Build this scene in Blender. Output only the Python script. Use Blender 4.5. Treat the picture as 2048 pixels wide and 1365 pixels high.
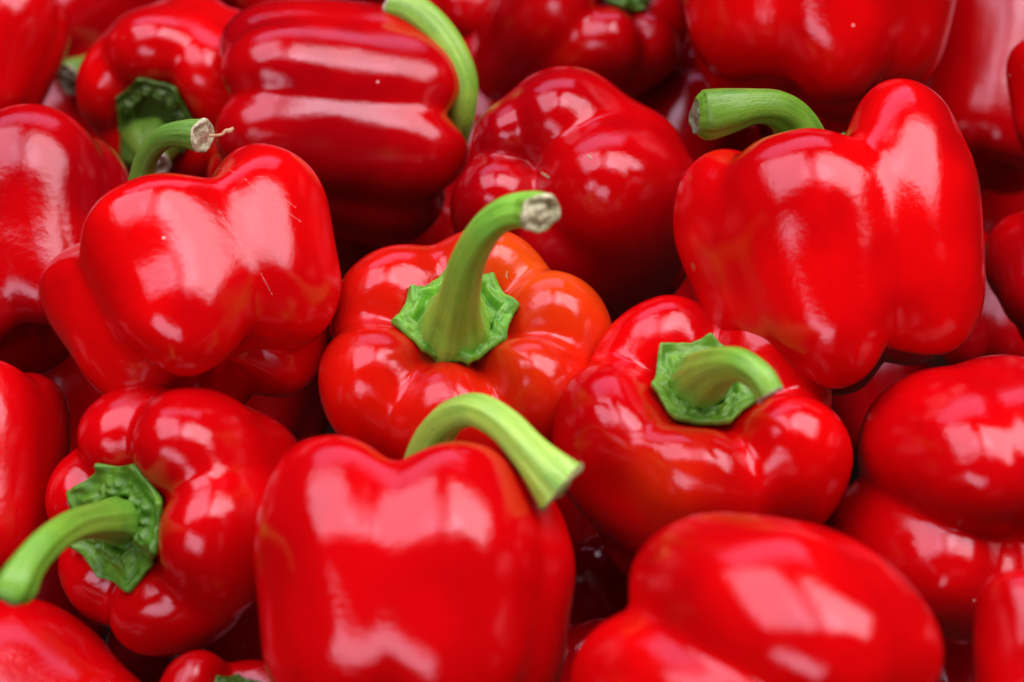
import bpy, math
import numpy as np
from mathutils import Vector, Matrix

# ------------------------------------------------------------------ scene, camera, light
scene = bpy.context.scene
for o in list(bpy.data.objects):
    bpy.data.objects.remove(o)
COL = scene.collection
R_ = math.radians

PITCH = R_(45.0)
D0 = 0.56                    # camera to the middle of the pile, metres
LENS, SENSOR = 60.0, 36.0
K = SENSOR / LENS            # frame width per metre of distance
CX = np.array([1.0, 0.0, 0.0])
CY = np.array([0.0, math.sin(PITCH), math.cos(PITCH)])
CZ = np.array([0.0, -math.cos(PITCH), math.sin(PITCH)])     # towards the camera
PILE = np.array([0.0, 0.0, 0.22])                            # middle of the pile
CAM = PILE + CZ * D0

cam_d = bpy.data.cameras.new('camera')
cam = bpy.data.objects.new('camera', cam_d)
COL.objects.link(cam)
cam.matrix_world = Matrix(((CX[0], CY[0], CZ[0], CAM[0]), (CX[1], CY[1], CZ[1], CAM[1]),
                           (CX[2], CY[2], CZ[2], CAM[2]), (0, 0, 0, 1)))
cam_d.lens = LENS
cam_d.sensor_width = SENSOR
cam_d.clip_start = 0.02
cam_d.clip_end = 50
cam_d.dof.use_dof = True
cam_d.dof.focus_distance = 0.528
cam_d.dof.aperture_fstop = 7.1
scene.camera = cam

world = bpy.data.worlds.new('World')
scene.world = world
world.use_nodes = True
bg = world.node_tree.nodes['Background']
bg.inputs[0].default_value = (0.75, 0.85, 1.0, 1)
bg.inputs[1].default_value = 0.008

def area(name, direction, dist, sx, sy, radiance, col, roll=0.0, shape='RECTANGLE'):
    """a rectangular lamp in the given direction from the pile, facing it"""
    d = Vector(direction).normalized()
    l = bpy.data.lights.new(name, 'AREA')
    l.shape = shape
    l.size, l.size_y = sx, sy
    l.energy = radiance * math.pi * sx * sy * (math.pi / 4 if shape == 'ELLIPSE' else 1)
    l.color = col
    o = bpy.data.objects.new(name, l)
    COL.objects.link(o)
    o.location = Vector(PILE) + d * dist
    q = d.to_track_quat('Z', 'Y')
    o.rotation_euler = (q.to_matrix().to_4x4() @ Matrix.Rotation(roll, 4, 'Z')).to_euler()
    return o

COOL = (1.0, 0.78, 1.02)
WARM = (1.0, 0.82, 0.94)
BLUE = (0.75, 0.55, 1.0)
# soft daylight from the open top of the stall, dimmer and bluer from behind it, and a little from its open front
area('overhead_light', (-0.46, 0.12, 1.0), 1.5, 1.20, 1.00, 4.4, COOL, R_(18))
area('overhead_middle_light', (0.08, -0.02, 1.0), 1.5, 0.62, 0.80, 2.6, COOL, R_(-14))
area('overhead_side_light', (0.55, 0.10, 1.0), 1.5, 0.95, 1.25, 6.6, WARM, R_(-16))
area('back_light', (-0.15, 1.0, 0.85), 1.7, 1.70, 0.70, 1.9, BLUE, R_(4))
area('front_left_light', (-0.42, -1.0, 0.62), 1.5, 0.92, 0.48, 4.6, COOL, R_(-10))

vs = scene.view_settings
vs.view_transform = 'Standard'
vs.look = 'None'
vs.exposure = 0.16
vs.gamma = 1.0
vs.use_curve_mapping = False
scene.render.engine = 'CYCLES'
scene.cycles.max_bounces = 5
scene.cycles.diffuse_bounces = 2
scene.cycles.glossy_bounces = 3

# ------------------------------------------------------------------ materials
def nodes_of(name):
    m = bpy.data.materials.new(name)
    m.use_nodes = True
    nt = m.node_tree
    return m, nt, nt.nodes['Principled BSDF']

def N(nt, kind, **kw):
    n = nt.nodes.new(kind)
    for k, v in kw.items():
        if k in n.inputs.keys():
            n.inputs[k].default_value = v
        else:
            setattr(n, k, v)
    return n

def mixc(nt, fac, a, b, mode='MIX'):
    n = nt.nodes.new('ShaderNodeMix')
    n.data_type = 'RGBA'
    n.blend_type = mode
    for sock, v in ((n.inputs[0], fac), (n.inputs[6], a), (n.inputs[7], b)):
        if hasattr(v, 'is_linked') or hasattr(v, 'links'):
            nt.links.new(v, sock)
        else:
            sock.default_value = v
    return n.outputs[2]

def ramp(nt, src, stops):
    n = nt.nodes.new('ShaderNodeValToRGB')
    el = n.color_ramp.elements
    el[0].position, el[1].position = stops[0][0], stops[-1][0]
    el[0].color, el[1].color = stops[0][1], stops[-1][1]
    for p, c in stops[1:-1]:
        e = el.new(p)
        e.color = c
    nt.links.new(src, n.inputs[0])
    return n.outputs[0]

def g(v):
    return (v, v, v, 1)

def skin_material():
    m, nt, b = nodes_of('pepper_skin')
    L = nt.links.new
    tc = N(nt, 'ShaderNodeTexCoord')
    oi = N(nt, 'ShaderNodeObjectInfo')
    off = N(nt, 'ShaderNodeVectorMath', operation='MULTIPLY_ADD')
    L(tc.outputs['Object'], off.inputs[0])
    off.inputs[1].default_value = (1, 1, 1)
    comb = N(nt, 'ShaderNodeCombineXYZ')
    L(oi.outputs['Random'], comb.inputs[0]); L(oi.outputs['Random'], comb.inputs[1])
    L(comb.outputs[0], off.inputs[2])
    P = off.outputs[0]
    big = N(nt, 'ShaderNodeTexNoise', Scale=22.0, Detail=3.0); L(P, big.inputs['Vector'])
    col = mixc(nt, ramp(nt, big.outputs[0], [(0.38, g(0)), (0.62, g(1))]), oi.outputs['Color'], (0.42, 0.0008, 0.002, 1))
    # unripe orange patches, written into the mesh where this pepper has them
    at = N(nt, 'ShaderNodeAttribute', attribute_name='ripeness')
    fb = N(nt, 'ShaderNodeTexNoise', Scale=60.0, Detail=4.0); L(P, fb.inputs['Vector'])
    mul = N(nt, 'ShaderNodeMath', operation='MULTIPLY')
    L(at.outputs['Fac'], mul.inputs[0])
    L(ramp(nt, fb.outputs[0], [(0.3, g(0.7)), (0.7, g(1.0))]), mul.inputs[1])
    col = mixc(nt, mul.outputs[0], col, (0.80, 0.16, 0.006, 1))
    # pale dust specks
    vo = N(nt, 'ShaderNodeTexVoronoi', Scale=75.0); L(P, vo.inputs['Vector'])
    sp = ramp(nt, vo.outputs['Distance'], [(0.026, g(1)), (0.040, g(0))])
    pick = N(nt, 'ShaderNodeSeparateColor'); L(vo.outputs['Color'], pick.inputs[0])
    gate = N(nt, 'ShaderNodeMath', operation='GREATER_THAN'); L(pick.outputs[0], gate.inputs[0]); gate.inputs[1].default_value = 0.6
    spk = N(nt, 'ShaderNodeMath', operation='MULTIPLY'); L(sp, spk.inputs[0]); L(gate.outputs[0], spk.inputs[1])
    v2 = N(nt, 'ShaderNodeTexVoronoi', Scale=24.0); L(P, v2.inputs['Vector'])
    wob = N(nt, 'ShaderNodeTexNoise', Scale=700.0, Detail=2.0); L(P, wob.inputs['Vector'])
    dd = N(nt, 'ShaderNodeMath', operation='MULTIPLY_ADD'); L(wob.outputs[0], dd.inputs[0]); dd.inputs[1].default_value = 0.03; L(v2.outputs['Distance'], dd.inputs[2])
    s2 = ramp(nt, dd.outputs[0], [(0.035, g(0.75)), (0.052, g(0))])
    pk2 = N(nt, 'ShaderNodeSeparateColor'); L(v2.outputs['Color'], pk2.inputs[0])
    gt2 = N(nt, 'ShaderNodeMath', operation='GREATER_THAN'); L(pk2.outputs[1], gt2.inputs[0]); gt2.inputs[1].default_value = 0.45
    sp2 = N(nt, 'ShaderNodeMath', operation='MULTIPLY'); L(s2, sp2.inputs[0]); L(gt2.outputs[0], sp2.inputs[1])
    col = mixc(nt, sp2.outputs[0], col, (0.42, 0.10, 0.045, 1))
    # scratches, written into the mesh where this pepper has them
    sc = N(nt, 'ShaderNodeAttribute', attribute_name='scratch')
    sn = N(nt, 'ShaderNodeTexNoise', Scale=260.0, Detail=3.0); L(P, sn.inputs['Vector'])
    scm = N(nt, 'ShaderNodeMath', operation='MULTIPLY'); L(sc.outputs['Fac'], scm.inputs[0])
    L(ramp(nt, sn.outputs[0], [(0.42, g(0)), (0.6, g(0.8))]), scm.inputs[1])
    mx = N(nt, 'ShaderNodeMath', operation='MAXIMUM'); L(spk.outputs[0], mx.inputs[0]); L(scm.outputs[0], mx.inputs[1])
    col = mixc(nt, mx.outputs[0], col, (0.75, 0.42, 0.32, 1))
    # long faint streaks running from stem to tip
    mp = N(nt, 'ShaderNodeMapping'); L(P, mp.inputs[0]); mp.inputs['Scale'].default_value = (90, 90, 9)
    sk = N(nt, 'ShaderNodeTexNoise', Scale=1.0, Detail=5.0, Roughness=0.65); L(mp.outputs[0], sk.inputs['Vector'])
    col = mixc(nt, ramp(nt, sk.outputs[0], [(0.45, g(0)), (0.8, g(0.35))]), col, (0.34, 0.0008, 0.002, 1))
    rn = N(nt, 'ShaderNodeTexNoise', Scale=38.0, Detail=6.0, Roughness=0.65); L(P, rn.inputs['Vector'])
    rough = ramp(nt, rn.outputs[0], [(0.30, g(0.17)), (0.55, g(0.215)), (0.75, g(0.30))])
    fine = N(nt, 'ShaderNodeTexNoise', Scale=520.0, Detail=3.0); L(P, fine.inputs['Vector'])
    mid = N(nt, 'ShaderNodeTexNoise', Scale=110.0, Detail=3.0); L(P, mid.inputs['Vector'])
    b1 = N(nt, 'ShaderNodeBump', Strength=0.10, Distance=0.0008); L(fine.outputs[0], b1.inputs['Height'])
    b2 = N(nt, 'ShaderNodeBump', Strength=0.06, Distance=0.003); L(mid.outputs[0], b2.inputs['Height']); L(b1.outputs[0], b2.inputs['Normal'])
    b3 = N(nt, 'ShaderNodeBump', Strength=0.25, Distance=0.001); L(mx.outputs[0], b3.inputs['Height']); L(b2.outputs[0], b3.inputs['Normal'])
    nrm = b3.outputs[0]
    df = N(nt, 'ShaderNodeBsdfDiffuse'); L(col, df.inputs['Color']); L(nrm, df.inputs['Normal'])
    gl = N(nt, 'ShaderNodeBsdfAnisotropic', distribution='BECKMANN'); L(rough, gl.inputs['Roughness']); L(nrm, gl.inputs['Normal'])
    gl.inputs['Color'].default_value = (1, 1, 1, 1)
    fr = N(nt, 'ShaderNodeFresnel', IOR=1.46); L(nrm, fr.inputs['Normal'])
    ms = N(nt, 'ShaderNodeMixShader'); L(fr.outputs[0], ms.inputs[0]); L(df.outputs[0], ms.inputs[1]); L(gl.outputs[0], ms.inputs[2])
    nt.nodes.remove(b)
    out = [n for n in nt.nodes if n.type == 'OUTPUT_MATERIAL'][0]
    L(ms.outputs[0], out.inputs['Surface'])
    return m

def green_material(name, dark, light, streak_scale, rough, bump):
    m, nt, b = nodes_of(name)
    L = nt.links.new
    uv = N(nt, 'ShaderNodeUVMap', uv_map='along')
    tc = N(nt, 'ShaderNodeTexCoord')
    oi = N(nt, 'ShaderNodeObjectInfo')
    mp = N(nt, 'ShaderNodeMapping'); L(uv.outputs[0], mp.inputs[0])
    mp.inputs['Scale'].default_value = streak_scale
    st = N(nt, 'ShaderNodeTexNoise', Scale=1.0, Detail=4.0, Roughness=0.6); L(mp.outputs[0], st.inputs['Vector'])
    no = N(nt, 'ShaderNodeTexNoise', Scale=110.0, Detail=4.0); L(tc.outputs['Object'], no.inputs['Vector'])
    c1 = mixc(nt, ramp(nt, st.outputs[0], [(0.32, g(0)), (0.68, g(1))]), dark, light)
    c2 = mixc(nt, ramp(nt, no.outputs[0], [(0.4, g(0)), (0.75, g(0.55))]), c1, (light[0] * 1.15, light[1] * 1.0, light[2] * 0.6, 1))
    # small dark flecks
    fl = N(nt, 'ShaderNodeTexNoise', Scale=900.0, Detail=2.0); L(tc.outputs['Object'], fl.inputs['Vector'])
    c3 = mixc(nt, ramp(nt, fl.outputs[0], [(0.66, g(0)), (0.74, g(0.6))]), c2, (dark[0] * 0.4, dark[1] * 0.4, dark[2] * 0.5, 1))
    sc_ = N(nt, 'ShaderNodeTexNoise', Scale=170.0, Detail=5.0, Roughness=0.7); L(tc.outputs['Object'], sc_.inputs['Vector'])
    c3 = mixc(nt, ramp(nt, sc_.outputs[0], [(0.64, g(0)), (0.74, g(0.55))]), c3, (0.16, 0.13, 0.035, 1))
    c4 = mixc(nt, g(1.0)[0], c3, oi.outputs['Color'], 'MULTIPLY')
    L(c4, b.inputs['Base Color'])
    b.inputs['Roughness'].default_value = rough
    b.inputs['IOR'].default_value = 1.45
    b.inputs['Subsurface Weight'].default_value = 0.0
    b.inputs['Subsurface Radius'].default_value = (0.4, 1.0, 0.1)
    b.inputs['Subsurface Scale'].default_value = 0.002
    b1 = N(nt, 'ShaderNodeBump', Strength=bump, Distance=0.0015); L(st.outputs[0], b1.inputs['Height'])
    b2 = N(nt, 'ShaderNodeBump', Strength=0.2, Distance=0.0006); L(fl.outputs[0], b2.inputs['Height']); L(b1.outputs[0], b2.inputs['Normal'])
    L(b2.outputs[0], b.inputs['Normal'])
    return m

def cut_material():
    m, nt, b = nodes_of('cut_stem_end')
    L = nt.links.new
    tc = N(nt, 'ShaderNodeTexCoord')
    oi = N(nt, 'ShaderNodeObjectInfo')
    no = N(nt, 'ShaderNodeTexNoise', Scale=420.0, Detail=6.0, Roughness=0.7); L(tc.outputs['Object'], no.inputs['Vector'])
    c = ramp(nt, no.outputs[0], [(0.3, (0.10, 0.075, 0.035, 1)), (0.5, (0.45, 0.42, 0.26, 1)), (0.68, (0.72, 0.68, 0.52, 1))])
    c = mixc(nt, 1.0, c, oi.outputs['Color'], 'MULTIPLY')
    L(c, b.inputs['Base Color'])
    b.inputs['Roughness'].default_value = 0.75
    b1 = N(nt, 'ShaderNodeBump', Strength=0.8, Distance=0.0015); L(no.outputs[0], b1.inputs['Height'])
    L(b1.outputs[0], b.inputs['Normal'])
    return m

def wood_material():
    m, nt, b = nodes_of('dark_wood')
    L = nt.links.new
    tc = N(nt, 'ShaderNodeTexCoord')
    mp = N(nt, 'ShaderNodeMapping'); L(tc.outputs['Object'], mp.inputs[0])
    mp.inputs['Scale'].default_value = (4, 60, 4)
    no = N(nt, 'ShaderNodeTexNoise', Scale=2.0, Detail=6.0); L(mp.outputs[0], no.inputs['Vector'])
    L(ramp(nt, no.outputs[0], [(0.3, (0.010, 0.006, 0.004, 1)), (0.7, (0.03, 0.018, 0.012, 1))]), b.inputs['Base Color'])
    b.inputs['Roughness'].default_value = 0.9
    b.inputs['Specular IOR Level'].default_value = 0.1
    return m

M_SKIN = skin_material()
M_STEM = green_material('stem_green', (0.10, 0.29, 0.016, 1), (0.28, 0.58, 0.075, 1), (14.0, 1.6, 1.0), 0.38, 0.30)
M_CALYX = green_material('calyx_green', (0.045, 0.17, 0.010, 1), (0.17, 0.38, 0.035, 1), (9.0, 6.0, 1.0), 0.42, 0.5)
M_CUT = cut_material()
def plain(name, col, rough):
    m, nt, b = nodes_of(name)
    tc = N(nt, 'ShaderNodeTexCoord')
    no = N(nt, 'ShaderNodeTexNoise', Scale=900.0, Detail=3.0); nt.links.new(tc.outputs['Object'], no.inputs['Vector'])
    nt.links.new(ramp(nt, no.outputs[0], [(0.3, (col[0] * .6, col[1] * .6, col[2] * .6, 1)), (0.7, (*col, 1))]), b.inputs['Base Color'])
    b.inputs['Roughness'].default_value = rough
    return m
M_SCAR = plain('pale_scar', (0.66, 0.20, 0.16), 0.45)
M_TWIG = plain('dry_fibre', (0.55, 0.36, 0.16), 0.7)
M_WOOD = wood_material()

# ------------------------------------------------------------------ helpers
def pile_depth(py):
    yy = (682.5 - py) / 2048.0 * K
    return D0 / (1.0 - yy * math.cos(PITCH) / math.sin(PITCH))

def at(px, py, depth):
    x = (px - 1024.0) / 2048.0 * K
    y = (682.5 - py) / 2048.0 * K
    return CAM + depth * (x * CX + y * CY - CZ)

def mesh_obj(name, verts, faces, mat, parent=None, smooth=True, uv=None):
    me = bpy.data.meshes.new(name)
    me.from_pydata([tuple(v) for v in verts], [], faces)
    if smooth:
        me.polygons.foreach_set('use_smooth', [True] * len(me.polygons))
    if uv is not None:
        lay = me.uv_layers.new(name='along')
        idx = np.empty(len(me.loops), dtype=np.int32)
        me.loops.foreach_get('vertex_index', idx)
        lay.data.foreach_set('uv', np.asarray(uv, dtype=np.float32)[idx].ravel())
    me.materials.append(mat)
    me.update()
    o = bpy.data.objects.new(name, me)
    COL.objects.link(o)
    if parent is not None:
        o.parent = parent
    return o

def grid_faces(nr, nt_):
    """rings x segments, closed round"""
    i = np.arange(nr - 1)[:, None]; j = np.arange(nt_)[None, :]
    j2 = (j + 1) % nt_
    f = np.stack([i * nt_ + j, i * nt_ + j2, (i + 1) * nt_ + j2, (i + 1) * nt_ + j], -1)
    return f.reshape(-1, 4)

def bspline(ctrl, n):
    """uniform cubic B-spline through clamped ends, sampled at n points"""
    c = np.asarray(ctrl, float)
    c = np.concatenate([2 * c[:1] - c[1:2], c, 2 * c[-1:] - c[-2:-1]])
    m = len(c) - 3
    t = np.linspace(0, m - 1e-9, n)
    k = t.astype(int); u = (t - k)[:, None]
    p0, p1, p2, p3 = c[k], c[k + 1], c[k + 2], c[k + 3]
    return ((1 - u) ** 3 * p0 + (3 * u ** 3 - 6 * u ** 2 + 4) * p1 + (-3 * u ** 3 + 3 * u ** 2 + 3 * u + 1) * p2 + u ** 3 * p3) / 6

def catmull(ctrl, n):
    c = np.asarray(ctrl, float)
    c = np.concatenate([2 * c[:1] - c[1:2], c, 2 * c[-1:] - c[-2:-1]])
    m = len(c) - 3
    t = np.linspace(0, m - 1e-9, n)
    k = t.astype(int); u = (t - k)[:, None]
    p0, p1, p2, p3 = c[k], c[k + 1], c[k + 2], c[k + 3]
    return 0.5 * (2 * p1 + (p2 - p0) * u + (2 * p0 - 5 * p1 + 4 * p2 - p3) * u ** 2 + (3 * p1 - p0 - 3 * p2 + p3) * u ** 3)

def waves(P, rng, freq, count=10):
    """smooth 3D noise as a sum of random sine waves"""
    out = np.zeros(P.shape[:-1])
    for _ in range(count):
        k = rng.normal(size=3); k *= freq * rng.uniform(0.6, 1.4) / np.linalg.norm(k)
        out += np.sin(P @ k + rng.uniform(0, 6.28))
    return out / math.sqrt(count)

def sstep(x):
    x = np.clip(x, 0, 1)
    return x * x * (3 - 2 * x)

# ------------------------------------------------------------------ bell pepper
def body_shape(p, rng, NS, NT):
    """p: lobes [(angle, radius, top, bottom, groove after it)], H, taper, cav, dim. Unit radius. -> (NS, NT, 3)"""
    lobes = sorted([(l + (1.0,) * (5 - len(l))) if len(l) >= 5 else tuple(l) + (0, 0, 1.0)[len(l) - 2:] for l in p['lobes']])
    th = np.linspace(0, 2 * math.pi, NT, endpoint=False)
    n = len(lobes)
    Rl = np.ones(NT); T = np.zeros(NT); B = np.zeros(NT); D = np.zeros(NT); D2 = np.zeros(NT)
    deg = np.degrees(th)
    eps = p.get('soft', 0.16)
    for i in range(n):
        a0, r0, t0, b0, gd = lobes[i]
        a1, r1, t1, b1, _ = lobes[(i + 1) % n]
        span = (a1 - a0) % 360 or 360
        x = ((deg - a0) % 360) / span
        sel = x < 1
        xs = x[sel]
        w = sstep(xs)
        Rl[sel] = r0 + (r1 - r0) * w
        T[sel] = t0 + (t1 - t0) * w
        B[sel] = b0 + (b1 - b0) * w
        u = np.abs(xs - 0.5) * 2
        u = np.sqrt(u * u + eps * eps) / math.sqrt(1 + eps * eps)
        D[sel] = (1 - np.sin(u * math.pi / 2)) ** 1.25 * gd * min(1.0, span / 60.0)
        D2[sel] = (0.5 + 0.5 * np.cos(2 * math.pi * (xs - 0.5))) ** 1.4 * 0.8 * gd * min(1.0, span / 60.0)
    H = p.get('H', 1.8); h = H / 2
    tp = p.get('taper', 0.82); cd = p.get('cav', 0.30); bd = p.get('dim', 0.22)
    sq = p.get('shoulder', 0.0)
    kz = min(1.0, h / 0.9)
    zt = h - 0.42 * kz; zb = -h + 0.55 * kz
    #        r            z                gr   gz   wT   wB
    prof = [(0.00,        h - cd,          0.0, 0.0, 0.0, 0.0),
            (0.10,        h - cd,          0.0, 0.0, 0.0, 0.0),
            (0.22,        h - cd * 0.92,   .05, .05, .10, 0.0),
            (0.34,        h - cd * 0.55,   .12, .18, .45, 0.0),
            (0.46,        h - cd * 0.12,   .17, .30, .85, 0.0),
            (0.62,        h + 0.03,        .20, .30, 1.0, 0.0),
            (0.80,        h - 0.02,        .20, .22, .95, 0.0),
            (0.96 + sq,   h - 0.18,        .17, .10, .80, 0.0),
            (1.02 + sq,   zt,              .13, .03, .50, 0.0),
            (1.0,         zt + (zb - zt) * .34, .10, 0.0, .20, 0.0),
            (.45 + .55 * tp, zt + (zb - zt) * .68, .09, 0.0, .05, .05),
            (.10 + .90 * tp, zb,           .11, 0.0, 0.0, .25),
            (tp * .97,    -h + 0.28,       .16, -.02, 0.0, .60),
            (tp * .82,    -h + 0.06,       .25, -.10, 0.0, .90),
            (tp * .60,    -h - 0.03,       .28, -.20, 0.0, 1.0),
            (tp * .40,    -h + bd * .25,   .22, -.22, 0.0, .8),
            (tp * .22,    -h + bd * .78,   .08, -.12, 0.0, .35),
            (tp * .10,    -h + bd,         0.0, -.02, 0.0, .05),
            (0.00,        -h + bd,         0.0, 0.0, 0.0, 0.0)]
    q = bspline(prof, NS)
    r = q[:, 0:1] * (Rl[None, :] * np.clip(1 - (0.35 - q[:, 0:1]) * 0, 0, 9))
    # close to the two poles all lobes share one radius
    near = sstep(q[:, 0:1] / 0.35)
    r = q[:, 0:1] * (1 + (Rl[None, :] - 1) * near)
    gm = p.get('groove', 1.0)
    # grooves are sharp on the shoulders and round out towards the two poles
    wp = (1 - sstep((q[:, 0:1] - 0.12) / 0.38)) * np.where(q[:, 1:2] > 0, 1.0, 0.75)
    DD = D[None, :] * (1 - wp) + D2[None, :] * wp
    r = r * (1 - q[:, 2:3] * gm * 1.35 * DD)
    z = q[:, 1:2] - q[:, 3:4] * gm * DD + q[:, 4:5] * T[None, :] - q[:, 5:6] * B[None, :]
    P = np.stack([r * np.cos(th)[None, :], r * np.sin(th)[None, :], z + 0 * r], -1)
    # uneven growth: broad swellings and faint dents
    nw = p.get('uneven', 1.0)
    amp = near
    rr = 1 + amp * nw * (0.022 * waves(P, rng, 3.2) + 0.011 * waves(P, rng, 6.5) + 0.0022 * waves(P, rng, 16.0))
    P[..., 0] *= rr; P[..., 1] *= rr
    P[..., 2] += (amp * nw * 0.022 * waves(P, rng, 3.0))
    for (da, dz, w, dep) in p.get('dents', []):            # angle, height, width, depth
        c = np.array([math.cos(R_(da)), math.sin(R_(da)), dz])
        dist = np.linalg.norm((P - c), axis=-1)
        f = dep * np.exp(-(dist / w) ** 2)
        P[..., 0] *= 1 - f; P[..., 1] *= 1 - f
    bx, by = p.get('bend', (0, 0))
    P[..., 0] += bx * (P[..., 2] / h) ** 2
    P[..., 1] += by * (P[..., 2] / h) ** 2
    return P, th

def lobed_shape(p, rng, NS, NT):
    """a pepper seen from its blossom end: full lobes (angle, offset, height, radius, half-length) that press against each other"""
    th = np.linspace(0, 2 * math.pi, NT, endpoint=False)
    la = np.linspace(0, math.pi, NS)
    d = np.stack([np.sin(la)[:, None] * np.cos(th)[None, :], np.sin(la)[:, None] * np.sin(th)[None, :], np.cos(la)[:, None] + 0 * th[None, :]], -1)
    k = p.get('sharp', 26.0)
    acc = np.zeros(d.shape[:-1])
    for (an, off, zc, rr, rz) in p['balls']:
        sc = np.array([1 / rr, 1 / rr, 1 / rz])
        c = np.array([off * math.cos(R_(an)), off * math.sin(R_(an)), zc]) * sc
        dd = d * sc
        A = (dd ** 2).sum(-1); Bq = dd @ c; Cq = c @ c - 1
        disc = Bq ** 2 - A * Cq
        t = np.where(disc > 0, (Bq + np.sqrt(np.maximum(disc, 0))) / A, 0.0)
        acc += np.maximum(t, 0.05) ** k
    r = acc ** (1.0 / k)
    P = d * r[..., None]
    nw = p.get('uneven', 1.0)
    f = 1 + nw * (0.018 * waves(P, rng, 3.2) + 0.009 * waves(P, rng, 6.5) + 0.002 * waves(P, rng, 16.0))
    P = P * f[..., None]
    P[..., 2] -= 0.25 * np.exp(-(np.hypot(P[..., 0], P[..., 1]) / 0.3) ** 2) * (P[..., 2] > 0)     # hollow for the stem
    return P, th

def frame_of(axis):
    a = axis[0] * CX + axis[1] * CY + axis[2] * CZ
    a = a / np.linalg.norm(a)
    ref = CX if abs(axis[0]) / np.linalg.norm(axis) < 0.8 else CY
    e1 = ref - (ref @ a) * a
    e1 /= np.linalg.norm(e1)
    e2 = np.cross(a, e1)
    return e1, e2, a

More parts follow.
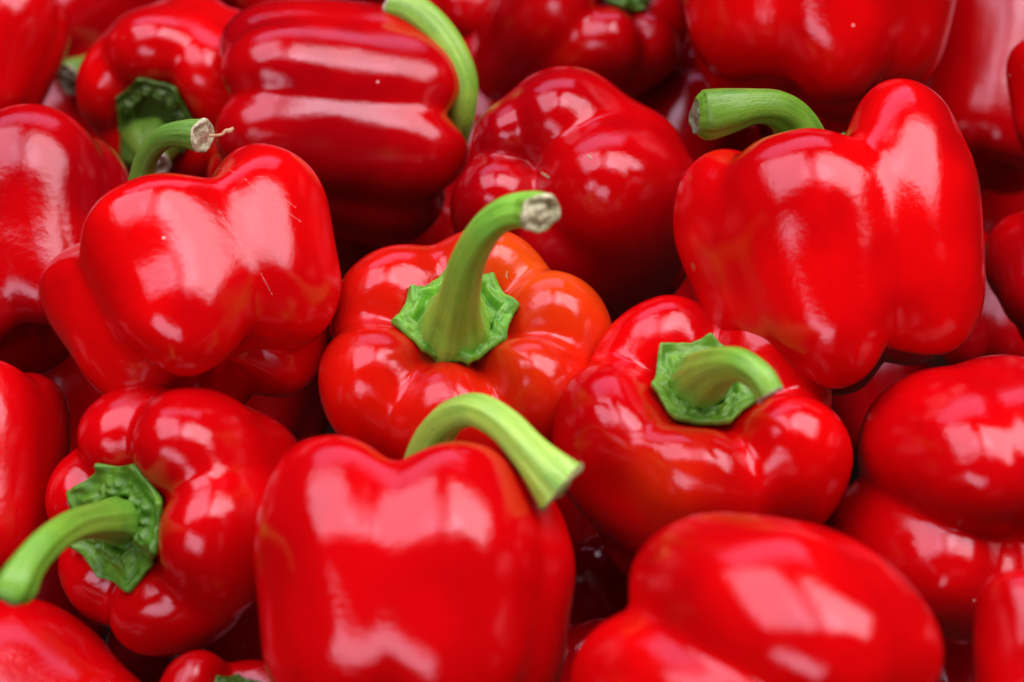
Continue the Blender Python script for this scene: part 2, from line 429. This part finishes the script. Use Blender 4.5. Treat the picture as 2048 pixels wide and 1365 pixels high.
def pepper(label, c, R, axis, p, near=0.0, stem=None, calyx=None, colour=(0.60, 0.0035, 0.0045), seed=0,
           hi=True, green=(1, 1, 1), group='loose red bell peppers in the pile', cut=(1, 1, 1), fibre=None):
    """c: middle in photograph pixels, R: radius in pixels there, near: metres in front of the pile's mean surface"""
    rng = np.random.default_rng(seed + 11)
    depth = pile_depth(c[1]) - near
    ppm = K * depth / 2048.0                    # metres per pixel at its depth
    s = R * ppm
    e1, e2, a = frame_of(axis)
    org = at(c[0], c[1], depth)
    root = bpy.data.objects.new('bell_pepper', None)
    root.empty_display_size = 0.02
    COL.objects.link(root)
    Mw = np.eye(4); Mw[:3, 0] = e1; Mw[:3, 1] = e2; Mw[:3, 2] = a; Mw[:3, 3] = org
    root.matrix_world = Matrix(Mw.tolist())
    root['label'] = label; root['category'] = 'bell pepper'; root['group'] = group
    NS, NT = (110, 168) if hi else (64, 96)
    P, th = lobed_shape(p, rng, NS, NT) if 'balls' in p else body_shape(p, rng, NS, NT)
    P = P * s
    body = mesh_obj('body', P.reshape(-1, 3), grid_faces(NS, NT)[:, ::-1].tolist(), M_SKIN, root)
    body.color = (*colour, 1)
    me = body.data
    for nm in ('ripeness', 'scratch'):
        if nm in p:
            val = p[nm](P / s, th)
            at_ = me.attributes.new(nm, 'FLOAT', 'POINT')
            at_.data.foreach_set('value', np.clip(val, 0, 1).astype(np.float32).ravel())
    inv = np.linalg.inv(Mw)
    marks = p.get('marks', [])
    if marks:
        from mathutils.bvhtree import BVHTree
        bvh = BVHTree.FromPolygons([tuple(v) for v in P.reshape(-1, 3)], grid_faces(NS, NT)[:, ::-1].tolist())
        o_l = Vector(inv[:3, :3] @ CAM + inv[:3, 3])
    for (kind, pts, wid) in marks:                       # fine raised lines on the skin
        vv, ff = [], []
        n = 26
        pp = catmull([(a_, b_) for a_, b_ in pts], n)
        pp = pp + rng.normal(0, 0.8, pp.shape)
        rows = []
        for (sx, sy) in pp:
            dv = Vector(inv[:3, :3] @ (at(sx, sy, 1.0) - CAM)).normalized()
            hit, nrm, _, _ = bvh.ray_cast(o_l, dv)
            if hit is not None:
                rows.append((np.array(hit), np.array(nrm)))
        for i_ in range(len(rows) - 1):
            if kind == 'scratch' and rng.random() < 0.22:
                continue
            (h0, n0), (h1, n1) = rows[i_], rows[i_ + 1]
            d_ = h1 - h0; d_ = d_ / (np.linalg.norm(d_) + 1e-9)
            w0 = wid * rng.uniform(0.4, 1.0); w1 = wid * rng.uniform(0.4, 1.0)
            k0 = len(vv)
            s0 = np.cross(n0, d_); s1 = np.cross(n1, d_)
            for (hh, nn, ss, ww) in ((h0, n0, s0, w0), (h1, n1, s1, w1)):
                vv += [hh - ss * ww - nn * 1e-4, hh + nn * (ww * 0.5 + 5e-5), hh + ss * ww - nn * 1e-4]
            ff += [(k0, k0 + 3, k0 + 4, k0 + 1), (k0 + 1, k0 + 4, k0 + 5, k0 + 2)]
        if ff:
            mesh_obj(kind, vv, ff, M_SCAR if kind == 'scratch' else M_TWIG, body)
    def local(w):
        return inv[:3, :3] @ w + inv[:3, 3]
    # ---- calyx: a bumpy star lying in the hollow
    cav_z = P[0, 0, 2]
    if calyx is not None:
        cr = calyx['r'] * ppm
        npts = calyx.get('n', 7); ph = R_(calyx.get('turn', 0))
        NR, NC = 44, 180
        tc = np.linspace(0, 2 * math.pi, NC, endpoint=False)
        jit = rng.uniform(-0.25, 0.25, npts); amp = rng.uniform(0.75, 1.3, npts)
        xk = ((tc - ph) / (2 * math.pi) * npts) % npts
        kk = xk.astype(int) % npts
        fr = xk - np.floor(xk)
        tip = np.maximum(1 - fr, 0) ** 2.2 * amp[kk] + np.maximum(fr, 0) ** 2.2 * amp[(kk + 1) % npts]
        edge = 0.78 + 0.22 * tip + 0.03 * np.sin(3 * tc + rng.uniform(0, 6)) + jit[kk] * 0.06 * np.sin(math.pi * fr)
        rad = np.linspace(0.0, 1.0, NR)
        rr = rad[:, None] * edge[None, :] * cr
        X = rr * np.cos(tc)[None, :]; Y = rr * np.sin(tc)[None, :]
        top_n = int(NS * 0.34)
        # lie on the body's own surface
        rb = np.hypot(P[:top_n, :, 0], P[:top_n, :, 1]); zb = P[:top_n, :, 2]
        Z = np.empty_like(X)
        for j in range(NC):
            k = int(round(tc[j] / (2 * math.pi) * NT)) % NT
            m_ = np.maximum.accumulate(rb[:, k])
            Z[:, j] = np.interp(rr[:, j], m_, zb[:, k])
        zm = Z.mean(axis=1, keepdims=True)
        fl = calyx.get('flat', 0.5)
        Z = np.maximum(Z, Z * (1 - fl) + zm * fl)
        zr = float(np.median(Z[-1]))
        Z = zr + (Z - zr) * calyx.get('cup', 0.22)
        Z = Z + (0.035 + calyx.get('lift', 0.0) * rad[:, None] ** 2) * s
        U = rad[:, None] + 0 * tc[None, :]
        ncell = npts + 3
        cells = np.abs(np.sin(ncell * 0.5 * tc + 0.7 * np.sin(2 * tc + seed) + seed))[None, :] ** 0.7
        cells2 = np.abs(np.sin(ncell * 0.8 * tc + 0.9 * np.sin(3 * tc + 2 * seed) + 1))[None, :] ** 0.8
        u0 = calyx.get('dome', 0.62)
        ring = np.exp(-((U - (u0 + .10)) / 0.085) ** 2) * (0.35 + 0.65 * cells) + 0.55 * np.exp(-((U - (u0 + .24)) / 0.06) ** 2) * cells2
        crev = np.exp(-((U - u0) / 0.035) ** 2)
        Q = np.stack([X, Y, Z], -1) / cr
        on = sstep((U - u0) / 0.12)
        Z = Z + cr * (0.15 * ring - 0.08 * crev + 0.030 * on * waves(Q, rng, 13.0) + 0.016 * on * waves(Q, rng, 28.0))
        nub = sstep((tip[None, :] - 0.62) / 0.3) * np.exp(-((U - 0.95) / 0.05) ** 2)
        Z = Z + cr * (0.055 * nub + 0.10 * sstep((U - 0.86) / 0.14) * (tip[None, :] - 0.6) * 0.4 * calyx.get('curl', 1.0))
        # underside so that the rim has thickness
        V = np.stack([X, Y, Z], -1)
        W = V.copy()[::-1]; W[..., 2] -= 0.055 * s
        rim = V[-1:].copy(); rim[..., 2] -= 0.027 * s; rim[..., :2] *= 1.016
        A = np.concatenate([V, rim, W])
        uvs = np.stack([(np.tile(tc, len(A)).reshape(len(A), NC)) / 6.2832, np.concatenate([U, U[-1:], U[::-1]])], -1)
        co = mesh_obj('calyx', A.reshape(-1, 3), grid_faces(len(A), NC)[:, ::-1].tolist(), M_CALYX, root, uv=uvs.reshape(-1, 2))
        co.color = (*green, 1)
        cav_z = float(Z[0, 0])
    # ---- stem: points (px, py, metres towards camera from the hollow, radius px)
    if stem is not None:
        base_w = org + a * cav_z
        bd = float((CAM - base_w) @ CZ)
        ctl = []
        for (sx, sy, dz, sr) in stem:
            d = bd - dz
            ctl.append((*local(at(sx, sy, d)), sr * 0.92 * K * d / 2048.0))
        NR, NC = 64, 36
        q = catmull(ctl, NR)
        tan = np.gradient(q[:, :3], axis=0)
        tan /= np.linalg.norm(tan, axis=1, keepdims=True)
        u = np.cross(tan[0], [0.3, 0.9, 0.2]); u /= np.linalg.norm(u)
        ang = np.linspace(0, 2 * math.pi, NC, endpoint=False)
        rings = []
        ph = rng.uniform(0, 6.28, 3)
        for i in range(NR):
            u = u - (u @ tan[i]) * tan[i]; u /= np.linalg.norm(u)
            v = np.cross(tan[i], u)
            t = i / (NR - 1)
            bl = sstep(t / 0.25)
            rib = 1 + bl * (0.10 * (np.abs(np.cos(2.5 * ang + ph[0] + 0.8 * t)) - 0.6) + 0.045 * np.cos(2 * ang + ph[1])) + 0.025 * np.cos(9 * ang + ph[2] - t)
            rr = q[i, 3] * rib
            rings.append(q[i, :3] + np.outer(np.cos(ang) * rr, u) + np.outer(np.sin(ang) * rr, v))
        S = np.array(rings)
        S += (waves(S / s, rng, 9.0) * 0.010 * s)[..., None] * tan[:, None, :]
        # uneven cut
        S[-1] += np.outer(waves(S[-1] / q[-1, 3], rng, 2.5), tan[-1]) * q[-1, 3] * 0.16
        uvs = np.stack([np.tile(ang / 6.2832, (NR, 1)), np.tile(np.linspace(0, 1, NR)[:, None], (1, NC))], -1)
        so = mesh_obj('stem', S.reshape(-1, 3), grid_faces(NR, NC).tolist(), M_STEM, root, uv=uvs.reshape(-1, 2))
        so.color = (*green, 1)
        # the cut face with its dried, fibrous middle
        rr_ = [1.03, 1.01, 0.90, 0.78, 0.62, 0.45, 0.28, 0.12, 0.0]
        ex = [-0.10, 0.05, 0.10, 0.02, -0.08, 0.04, 0.12, 0.06, 0.10]
        cc = S[-1].mean(axis=0)
        E = np.array([cc + (S[-1] - cc) * f + tan[-1] * q[-1, 3] * e for f, e in zip(rr_, ex)])
        E += (waves(E / q[-1, 3], rng, 5.0) * 0.11 * q[-1, 3] * np.array([0, .5, 1, 1, 1, 1, 1, .6, 0])[:, None])[..., None] * tan[-1]
        eo = mesh_obj('cut_end', E.reshape(-1, 3), grid_faces(len(E), NC).tolist(), M_CUT, so)
        eo.color = (*cut, 1)
        if fibre:                                        # a dry thread left on the cut
            f_ = catmull([(*local(at(fx, fy, bd - fz)), fr_ * ppm) for fx, fy, fz, fr_ in fibre], 16)
            ft = np.gradient(f_[:, :3], axis=0); ft /= np.linalg.norm(ft, axis=1, keepdims=True)
            u1 = np.cross(ft, [0.2, 0.3, 0.9]); u1 /= np.linalg.norm(u1, axis=1, keepdims=True)
            u2 = np.cross(ft, u1)
            a8 = np.linspace(0, 2 * math.pi, 8, endpoint=False)
            F = f_[:, None, :3] + f_[:, None, 3:4] * (np.cos(a8)[None, :, None] * u1[:, None] + np.sin(a8)[None, :, None] * u2[:, None])
            mesh_obj('fibre', F.reshape(-1, 3), grid_faces(16, 8).tolist(), M_TWIG, so)
    return root, local, at, ppm

# ------------------------------------------------------------------ the surface under the pile
def slab(name, x0, x1, y0, y1, z0, z1, mat):
    v = [(x, y, z) for z in (z0, z1) for y in (y0, y1) for x in (x0, x1)]
    f = [(0, 2, 3, 1), (4, 5, 7, 6), (0, 1, 5, 4), (2, 6, 7, 3), (0, 4, 6, 2), (1, 3, 7, 5)]
    return mesh_obj(name, v, f, mat, smooth=False)
tb = slab('table_top', -0.7, 0.7, -0.6, 0.8, -0.03, 0.0, M_WOOD)
tb['kind'] = 'structure'

# ------------------------------------------------------------------ the peppers
def blob(center, width, power=1.0):
    c = np.array(center, float)
    return lambda P, th: power * np.exp(-(np.linalg.norm(P - c, axis=-1) / width) ** 2)

#PEPPERS
RED = (0.54, 0.0010, 0.0025)
CRIMSON_SHADED = (0.27, 0.0005, 0.003)  # crimson, darkened further to put the shade of the gaps into the colour
BRIGHT = (0.62, 0.0015, 0.002)

# the pepper in the middle, stem up
pepper('red pepper with an orange flush and tall curved stem at the middle of the pile', (928, 785), 278, (-0.03, 0.68, 0.73),
       dict(lobes=[(15, 1.05, .02, 0, .8), (70, 1.0, .05, 0, .6), (140, 1.02, .03, 0, 1.0), (212, 1.02, 0.02, 0, .7), (266, .95, -.05, 0, 1.2), (318, 1.0, .03, 0, .9)],
            H=1.75, cav=.24, groove=1.0, ripeness=lambda P, th: .045 * sstep((P[..., 2] - .2) / .6) + 0.48 * np.exp(-(np.linalg.norm(P - np.array([.50, .52, .90]), axis=-1) / .42) ** 2) + .20 * np.exp(-(np.linalg.norm(P - np.array([.85, .15, .6]), axis=-1) / .35) ** 2) + .18 * np.exp(-(np.linalg.norm(P - np.array([.40, -.5, .85]), axis=-1) / .28) ** 2),
            marks=[('dry_fibre', [(1015, 544), (1012, 550), (1014, 557)], .0004)]),
       near=0.0, colour=BRIGHT, seed=1,
       stem=[(910, 676, -.014, 80), (910, 664, -.002, 84), (911, 650, .008, 80), (914, 626, .016, 62), (920, 592, .026, 47), (935, 525, .040, 40), (968, 462, .052, 37), (1012, 427, .058, 37), (1058, 420, .062, 40), (1082, 428, .069, 43)],
       calyx=dict(r=118, n=8, turn=10, lift=.03, flat=.8, dome=.66), green=(.85, 1.15, .9), cut=(1.1, 1.3, 1.0))

# big one upper right
pepper('large red pepper with a thick stem pointing left, upper right of the pile', (1655, 514), 312, (-0.17, 0.94, -0.24),
       dict(lobes=[(198, 1.0, -.10, -.05, .5), (248, 1.02, -.16, .16, 1.3), (322, 1.06, .14, .04, .6), (20, 1.0, .16, -.05, 1), (85, .95, 0, 0, 1), (140, .95, -.08, 0, 1)],
            H=1.64, cav=.30, taper=.90, groove=.9, shoulder=-.03),
       near=0.055, colour=BRIGHT, seed=2,
       stem=[(1612, 340, -.012, 64), (1605, 295, -.008, 56), (1585, 245, -.004, 44), (1550, 217, 0.002, 39), (1505, 213, .006, 39), (1455, 222, .008, 50), (1416, 230, .008, 55), (1402, 232, .008, 48), (1392, 233, .008, 38)],
       calyx=dict(r=110, n=7, turn=0, lift=.02), green=(.48, .6, .4), cut=(.35, .45, .3))

# left, scratched shoulder
pepper('red pepper with fine scratches and a hooked stem ending in a pale cut', (405, 588), 292, (-0.34, 0.80, -0.34),
       dict(lobes=[(190, 1.02, -.20, 0, 1.2), (253, 1.06, -.18, .05, 1.1), (338, 1.05, .04, -.10, 1.0), (40, .95, 0.05, 0, 1), (120, .95, -.15, 0, 1)],
            H=1.50, cav=.40, taper=.90, groove=1.0,
            marks=[('scratch', [(488, 358), (530, 392), (575, 425), (602, 445)], .00022), ('scratch', [(530, 368), (560, 392), (592, 416)], .00025),
                   ('scratch', [(432, 415), (470, 470), (510, 530), (545, 590)], .00022), ('scratch', [(395, 350), (440, 338), (470, 345)], .00014)]),
       near=0.045, colour=BRIGHT, seed=3,
       stem=[(282, 470, -.016, 50), (281, 420, -.012, 36), (282, 360, -.006, 26), (296, 310, 0.0, 24), (328, 276, .006, 26), (370, 268, .010, 31), (402, 272, .012, 38)],
       calyx=dict(r=85, n=7), green=(.5, .6, .6), cut=(.95, 1.1, .95),
       fibre=[(420, 272, .018, 3), (442, 270, .019, 3), (452, 262, .019, 4), (460, 262, .019, 5), (467, 256, .019, 3)])

# bottom left, calyx to the viewer
pepper('red pepper with its dark green calyx facing the viewer, lower left', (380, 1036), 264, (-0.52, 0.04, 0.85),
       dict(lobes=[(58, 1.06, .04, 0, 1.0), (352, 1.03, .06, 0, 1.0), (278, 1.0, .0, 0, .9), (220, .95, -.08, 0, 1.0), (165, .97, -.04, 0, .8), (112, 1.02, .0, 0, 1.1)],
            H=1.65, cav=.22, groove=.75),
       near=-0.008, colour=RED, seed=4,
       stem=[(240, 1042, -.012, 56), (234, 1042, .004, 52), (206, 1042, .022, 41), (150, 1052, .040, 35), (98, 1084, .054, 34), (56, 1130, .062, 37), (32, 1172, .066, 44), (20, 1196, .066, 38)],
       calyx=dict(r=124, n=8, turn=20, lift=.04, flat=.85, dome=.42), green=(.6, .8, .55), cut=(.3, .5, .2))

# bottom centre
pepper('big red pepper with a pale arched stem, bottom middle of the pile', (824, 1190), 338, (0.03, 0.93, -0.32),
       dict(lobes=[(224, 1.03, -.05, 0, .75), (300, 1.02, -.05, 0, .45), (352, 1.0, -.16, 0, 1), (60, .95, -.08, 0, 1), (135, 1.0, 0, 0, 1)],
            H=1.66, cav=.34, groove=1.0, taper=.90, shoulder=-.07),
       near=0.022, colour=RED, seed=55,
       stem=[(858, 970, -.012, 66), (858, 925, -.008, 56), (872, 870, -.002, 43), (905, 832, .006, 37), (955, 822, .014, 36), (1010, 852, .020, 37), (1060, 905, .024, 42), (1100, 948, .026, 54), (1124, 974, .026, 64)],
       calyx=dict(r=120, n=7), green=(1.25, 1.2, 1.4), cut=(.6, .7, .35))

# right of the middle
pepper('red pepper with a short drooping stem and a dented, glossy rim, right of the middle', (1408, 938), 292, (-0.06, 0.70, 0.71),
       dict(lobes=[(190, 1.02, .04, 0, .35), (112, .98, .0, 0, .8), (45, .96, -.02, 0, .8), (318, 1.02, .08, .0, 1.5), (262, .98, .02, .05, .7)],
            H=1.9, cav=.26, taper=.72, groove=1.0, dents=[(228, .62, .35, .10)],
            ripeness=lambda P, th: .18 * np.exp(-(np.linalg.norm(P - np.array([-.3, -.72, .75]), axis=-1) / .25) ** 2)),
       near=0.0, colour=BRIGHT, seed=6,
       stem=[(1392, 785, -.014, 64), (1396, 772, .000, 62), (1414, 752, .014, 54), (1447, 734, .028, 41), (1485, 732, .038, 35), (1520, 755, .043, 33), (1540, 788, .044, 33)],
       calyx=dict(r=113, n=7, turn=30, lift=.06, flat=.8, curl=2.4, dome=.48, cup=.3), green=(.75, .9, .7), cut=(1, .9, .75))

# front right
pepper('blurred bright red pepper without a visible stem, front right', (1524, 1352), 300, (-0.60, 0.24, -0.76),
       dict(balls=[(262, .44, -.02, .66, 1.05), (312, .42, -.04, .66, 1.05), (170, .58, .05, .60, 1.0), (120, .5, .0, .6, .95), (40, .52, .0, .58, .98), (0, 0, .1, .6, .8)], sharp=20.0),
       near=0.045, colour=BRIGHT, seed=7)

# right: blossom end
pepper('red pepper with its lobed bottom end turned to the viewer, right edge', (1935, 1008), 256, (-0.12, 0.12, -0.98),
       dict(balls=[(245, .44, -.04, .66, 1.08), (300, .62, -.04, .60, 1.08), (140, .54, .02, .64, .98), (95, .52, .04, .58, .94), (22, .78, 0, .44, 1.0), (0, 0, .1, .6, .8)], sharp=20.0),
       near=0.01, colour=RED, seed=8)

pepper('red pepper cut off by the bottom right corner of the picture', (2100, 1345), 165, (0.2, 0.9, -0.3),
       dict(lobes=[(200, 1, 0, 0, .8), (290, 1, 0, 0, .8), (20, 1, 0, 0, 1), (110, 1, 0, 0, 1)], H=2.2), near=0.05, colour=RED, seed=9)
pepper('red pepper lying on its side in the bottom left corner', (70, 1450), 225, (-0.80, 0.30, -0.45),
       dict(lobes=[(30, 1, 0, 0, .6), (105, 1, 0, 0, .6), (170, 1, 0, 0, 1), (260, 1, 0, 0, 1)], H=2.0), near=-.035, colour=RED, seed=10)
pepper('red pepper peeking up at the bottom edge, left of the big arched-stem pepper', (440, 1480), 160, (0.35, 0.75, 0.4),
       dict(lobes=[(60, 1, 0, 0, 1), (150, 1, 0, 0, 1), (230, 1, 0, 0, 1), (310, 1, 0, 0, 1)], H=1.7), near=-.02, colour=RED, seed=11,
       calyx=dict(r=60, n=7, lift=.1, curl=2), green=(.4, .45, .4))
pepper('red pepper cut off by the left edge, beside the lower left calyx', (-55, 955), 195, (-0.2, 0.9, -0.3),
       dict(lobes=[(220, 1, 0, 0, .6), (300, 1, 0, 0, .6), (20, 1, 0, 0, 1), (120, 1, 0, 0, 1)], H=2.1), near=-.005, colour=RED, seed=12)
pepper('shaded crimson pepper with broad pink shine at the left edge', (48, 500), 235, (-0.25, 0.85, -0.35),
       dict(lobes=[(230, 1.02, 0, 0, .5), (300, 1.02, 0, 0, .6), (10, 1, 0, 0, 1), (120, 1, 0, 0, 1)], H=1.9), near=0.0, colour=CRIMSON_SHADED, seed=13)
pepper('blurred pepper in the top left corner', (-30, 110), 155, (0.1, 0.9, -0.2),
       dict(lobes=[(220, 1, 0, 0, .6), (310, 1, 0, 0, .6), (30, 1, 0, 0, 1), (130, 1, 0, 0, 1)], H=2.0), near=0.0, colour=RED, seed=14)
pepper('bright red pepper with a blurred calyx pointing down, upper left', (370, 165), 185, (-0.20, -0.50, 0.75),
       dict(lobes=[(30, 1, 0, 0, 1), (100, 1, 0, 0, 1), (170, 1, 0, 0, 1), (240, 1, 0, 0, 1), (300, 1, 0, 0, 1)], H=1.8, cav=.25, groove=.55), near=-.015, colour=BRIGHT, seed=15,
       calyx=dict(r=85, n=7, lift=.05, flat=.7, dome=.5), green=(.36, .40, .35),
       stem=[(300, 288, -.010, 66), (300, 298, .002, 60), (303, 314, .010, 42), (308, 332, .015, 34)])
# long one lying on its side
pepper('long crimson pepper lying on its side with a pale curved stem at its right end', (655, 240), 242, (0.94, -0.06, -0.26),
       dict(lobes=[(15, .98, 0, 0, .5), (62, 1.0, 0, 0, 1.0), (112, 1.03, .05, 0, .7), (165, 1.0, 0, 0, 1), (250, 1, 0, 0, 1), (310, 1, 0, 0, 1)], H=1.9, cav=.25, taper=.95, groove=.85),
       near=0.0, colour=CRIMSON_SHADED, seed=16,
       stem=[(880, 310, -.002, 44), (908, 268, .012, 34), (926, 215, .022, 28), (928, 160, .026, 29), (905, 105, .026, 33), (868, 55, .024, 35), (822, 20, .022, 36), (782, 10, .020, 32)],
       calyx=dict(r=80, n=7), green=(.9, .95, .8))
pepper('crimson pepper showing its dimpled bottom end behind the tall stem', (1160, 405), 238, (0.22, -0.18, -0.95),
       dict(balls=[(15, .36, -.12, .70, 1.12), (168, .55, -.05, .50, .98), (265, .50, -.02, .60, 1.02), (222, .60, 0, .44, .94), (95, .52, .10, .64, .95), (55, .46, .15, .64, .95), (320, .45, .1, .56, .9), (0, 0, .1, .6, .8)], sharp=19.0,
            marks=[('dry_fibre', [(1084, 346), (1092, 352), (1100, 357)], .0007), ('dry_fibre', [(1176, 310), (1179, 314), (1183, 317)], .0006)]), near=0.0, colour=CRIMSON_SHADED, seed=17)
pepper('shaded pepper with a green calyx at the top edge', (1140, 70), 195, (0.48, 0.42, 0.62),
       dict(lobes=[(0, 1, 0, 0, 1), (70, 1, 0, 0, 1), (140, 1, 0, 0, 1), (210, 1, 0, 0, 1), (270, 1, 0, 0, 1), (320, 1, 0, 0, 1)], H=1.9, cav=.22, groove=.8), near=-.035, colour=CRIMSON_SHADED, seed=18,
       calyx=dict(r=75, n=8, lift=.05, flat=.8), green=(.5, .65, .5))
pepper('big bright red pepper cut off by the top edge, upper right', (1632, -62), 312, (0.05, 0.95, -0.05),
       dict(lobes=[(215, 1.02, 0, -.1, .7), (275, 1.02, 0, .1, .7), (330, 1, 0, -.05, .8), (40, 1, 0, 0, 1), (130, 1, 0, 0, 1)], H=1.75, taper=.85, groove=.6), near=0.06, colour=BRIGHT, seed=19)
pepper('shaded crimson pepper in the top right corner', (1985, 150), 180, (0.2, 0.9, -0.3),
       dict(lobes=[(215, 1, 0, 0, .5), (290, 1, 0, 0, .5), (20, 1, 0, 0, 1), (120, 1, 0, 0, 1)], H=2.5, uneven=.5, groove=.6), near=-.055, colour=CRIMSON_SHADED, seed=20)
pepper('sliver of a red pepper at the right edge near the top', (2125, 200), 118, (0.1, 0.95, -0.2),
       dict(lobes=[(200, 1, 0, 0, .7), (290, 1, 0, 0, .7), (20, 1, 0, 0, 1), (120, 1, 0, 0, 1)], H=1.9), near=.03, colour=RED, seed=21)
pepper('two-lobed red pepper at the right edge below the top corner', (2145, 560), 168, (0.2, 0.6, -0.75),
       dict(lobes=[(180, 1, 0, 0, .9), (110, 1, 0, 0, 1), (260, 1, 0, 0, 1), (0, 1, 0, 0, 1)], H=1.8), near=.0, colour=CRIMSON_SHADED, seed=22)

# deeper layer seen in the gaps, shade put into its darker skin colour
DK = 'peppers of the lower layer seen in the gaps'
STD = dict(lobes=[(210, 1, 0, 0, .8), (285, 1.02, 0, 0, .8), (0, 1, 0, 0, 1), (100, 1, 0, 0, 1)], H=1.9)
FILL = [
        ('dark red pepper in the gap between the long pepper and the dimpled one', (980, 220), 170, (.1, .8, -.3), -0.155),
        ('dark red pepper in the gap below the scratched pepper', (560, 800), 125, (.2, .8, -.3), -0.215),
        ('dark crimson pepper in the gap between the two bottom peppers', (1190, 1260), 170, (-.2, .8, -.3), -0.125),
        ('dark blurred pepper at the top edge, far left', (210, 30), 190, (.6, .5, -.3), -0.110),
        ('dark blurred pepper at the top edge above the long pepper', (600, -60), 190, (.7, .4, -.3), -0.090),
        ('nearly black red pepper in the shade right of the big upper right one', (1985, 430), 150, (.1, .9, -.2), -0.20),
        ('nearly black red pepper in the gap beneath the big upper right one', (1770, 800), 125, (-.1, .8, -.4), -0.215),
        ('red pepper glimpsed between the top calyx and the thick stem', (1400, 185), 140, (.1, .8, .4), -0.100),
        ('dark red pepper in the gap left of the lower left calyx', (130, 840), 175, (.2, .8, -.2), -0.120),
        ('dark red pepper behind the tall curved stem', (760, 560), 180, (.1, .7, -.4), -0.115),
        ('dark red pepper beneath the dimpled crimson pepper', (1290, 620), 160, (.1, .7, -.4), -0.170),
        ('dark red pepper at the bottom edge between the front peppers', (1160, 1420), 170, (.2, .7, -.4), -0.080),
        ('dark red pepper at the bottom edge beside the corner pepper', (380, 1360), 190, (.2, .7, -.4), -0.100),
        ('dark red pepper in the gap at the bottom right', (1900, 1330), 180, (.2, .7, -.4), -0.080),
        ('dark red pepper under the thick stem', (1330, 330), 170, (.3, .7, -.3), -0.110),
        ('dark red pepper in the gap below the top left corner pepper', (110, 280), 150, (.3, .7, -.3), -0.19),
        ('dark red pepper in the shade at the right edge', (2080, 760), 140, (.3, .7, -.3), -0.19),
        ('dark red pepper at the top edge between the calyx and the bright one', (1330, -30), 150, (.3, .7, -.3), -0.110),
        ('dark red pepper in the gap between the two big upper right peppers', (1580, 190), 170, (.3, .7, -.3), -0.130),
        ('dark red pepper in the gap right of the big top edge pepper', (1850, 260), 170, (.1, .8, -.3), -0.130),
        ('dark red pepper in the gap below the stem of the long pepper', (930, 420), 165, (.1, .8, -.3), -0.140),
        ('dark red pepper in the gap under the stem at the lower left', (90, 1200), 160, (.1, .8, -.3), -.11),
        ('dark red pepper at the top edge right of the long pepper', (930, -20), 160, (.1, .8, -.3), -.10),
        ('dark red pepper in the gap right of the end of the arched stem', (1170, 1060), 130, (.1, .8, -.3), -.125),
        ('dark red pepper in the shade below the sliver at the right edge', (1990, 620), 150, (.1, .8, -.3), -.15),
        ('dark red pepper under the pepper with the pale arched stem', (640, 1420), 180, (.3, .7, -.3), -0.120)]
FSTEM = {3: [(250, 105, .02, 40), (222, 122, .045, 34), (185, 140, .075, 32), (152, 152, .085, 36), (140, 157, .088, 34)],
         1: [(520, 840, 0, 26), (545, 858, .008, 20), (575, 878, .012, 18), (600, 888, .012, 20)],
         8: [(210, 850, 0, 36), (180, 825, .006, 28), (150, 800, .010, 28), (128, 790, .010, 30)]}
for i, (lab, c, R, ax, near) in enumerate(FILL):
    pepper(lab, c, R, ax, STD, near=near, colour=CRIMSON_SHADED, seed=40 + i, hi=False, group=DK, stem=FSTEM.get(i), green=(.5, .55, .5), cut=(.8, .8, .7))
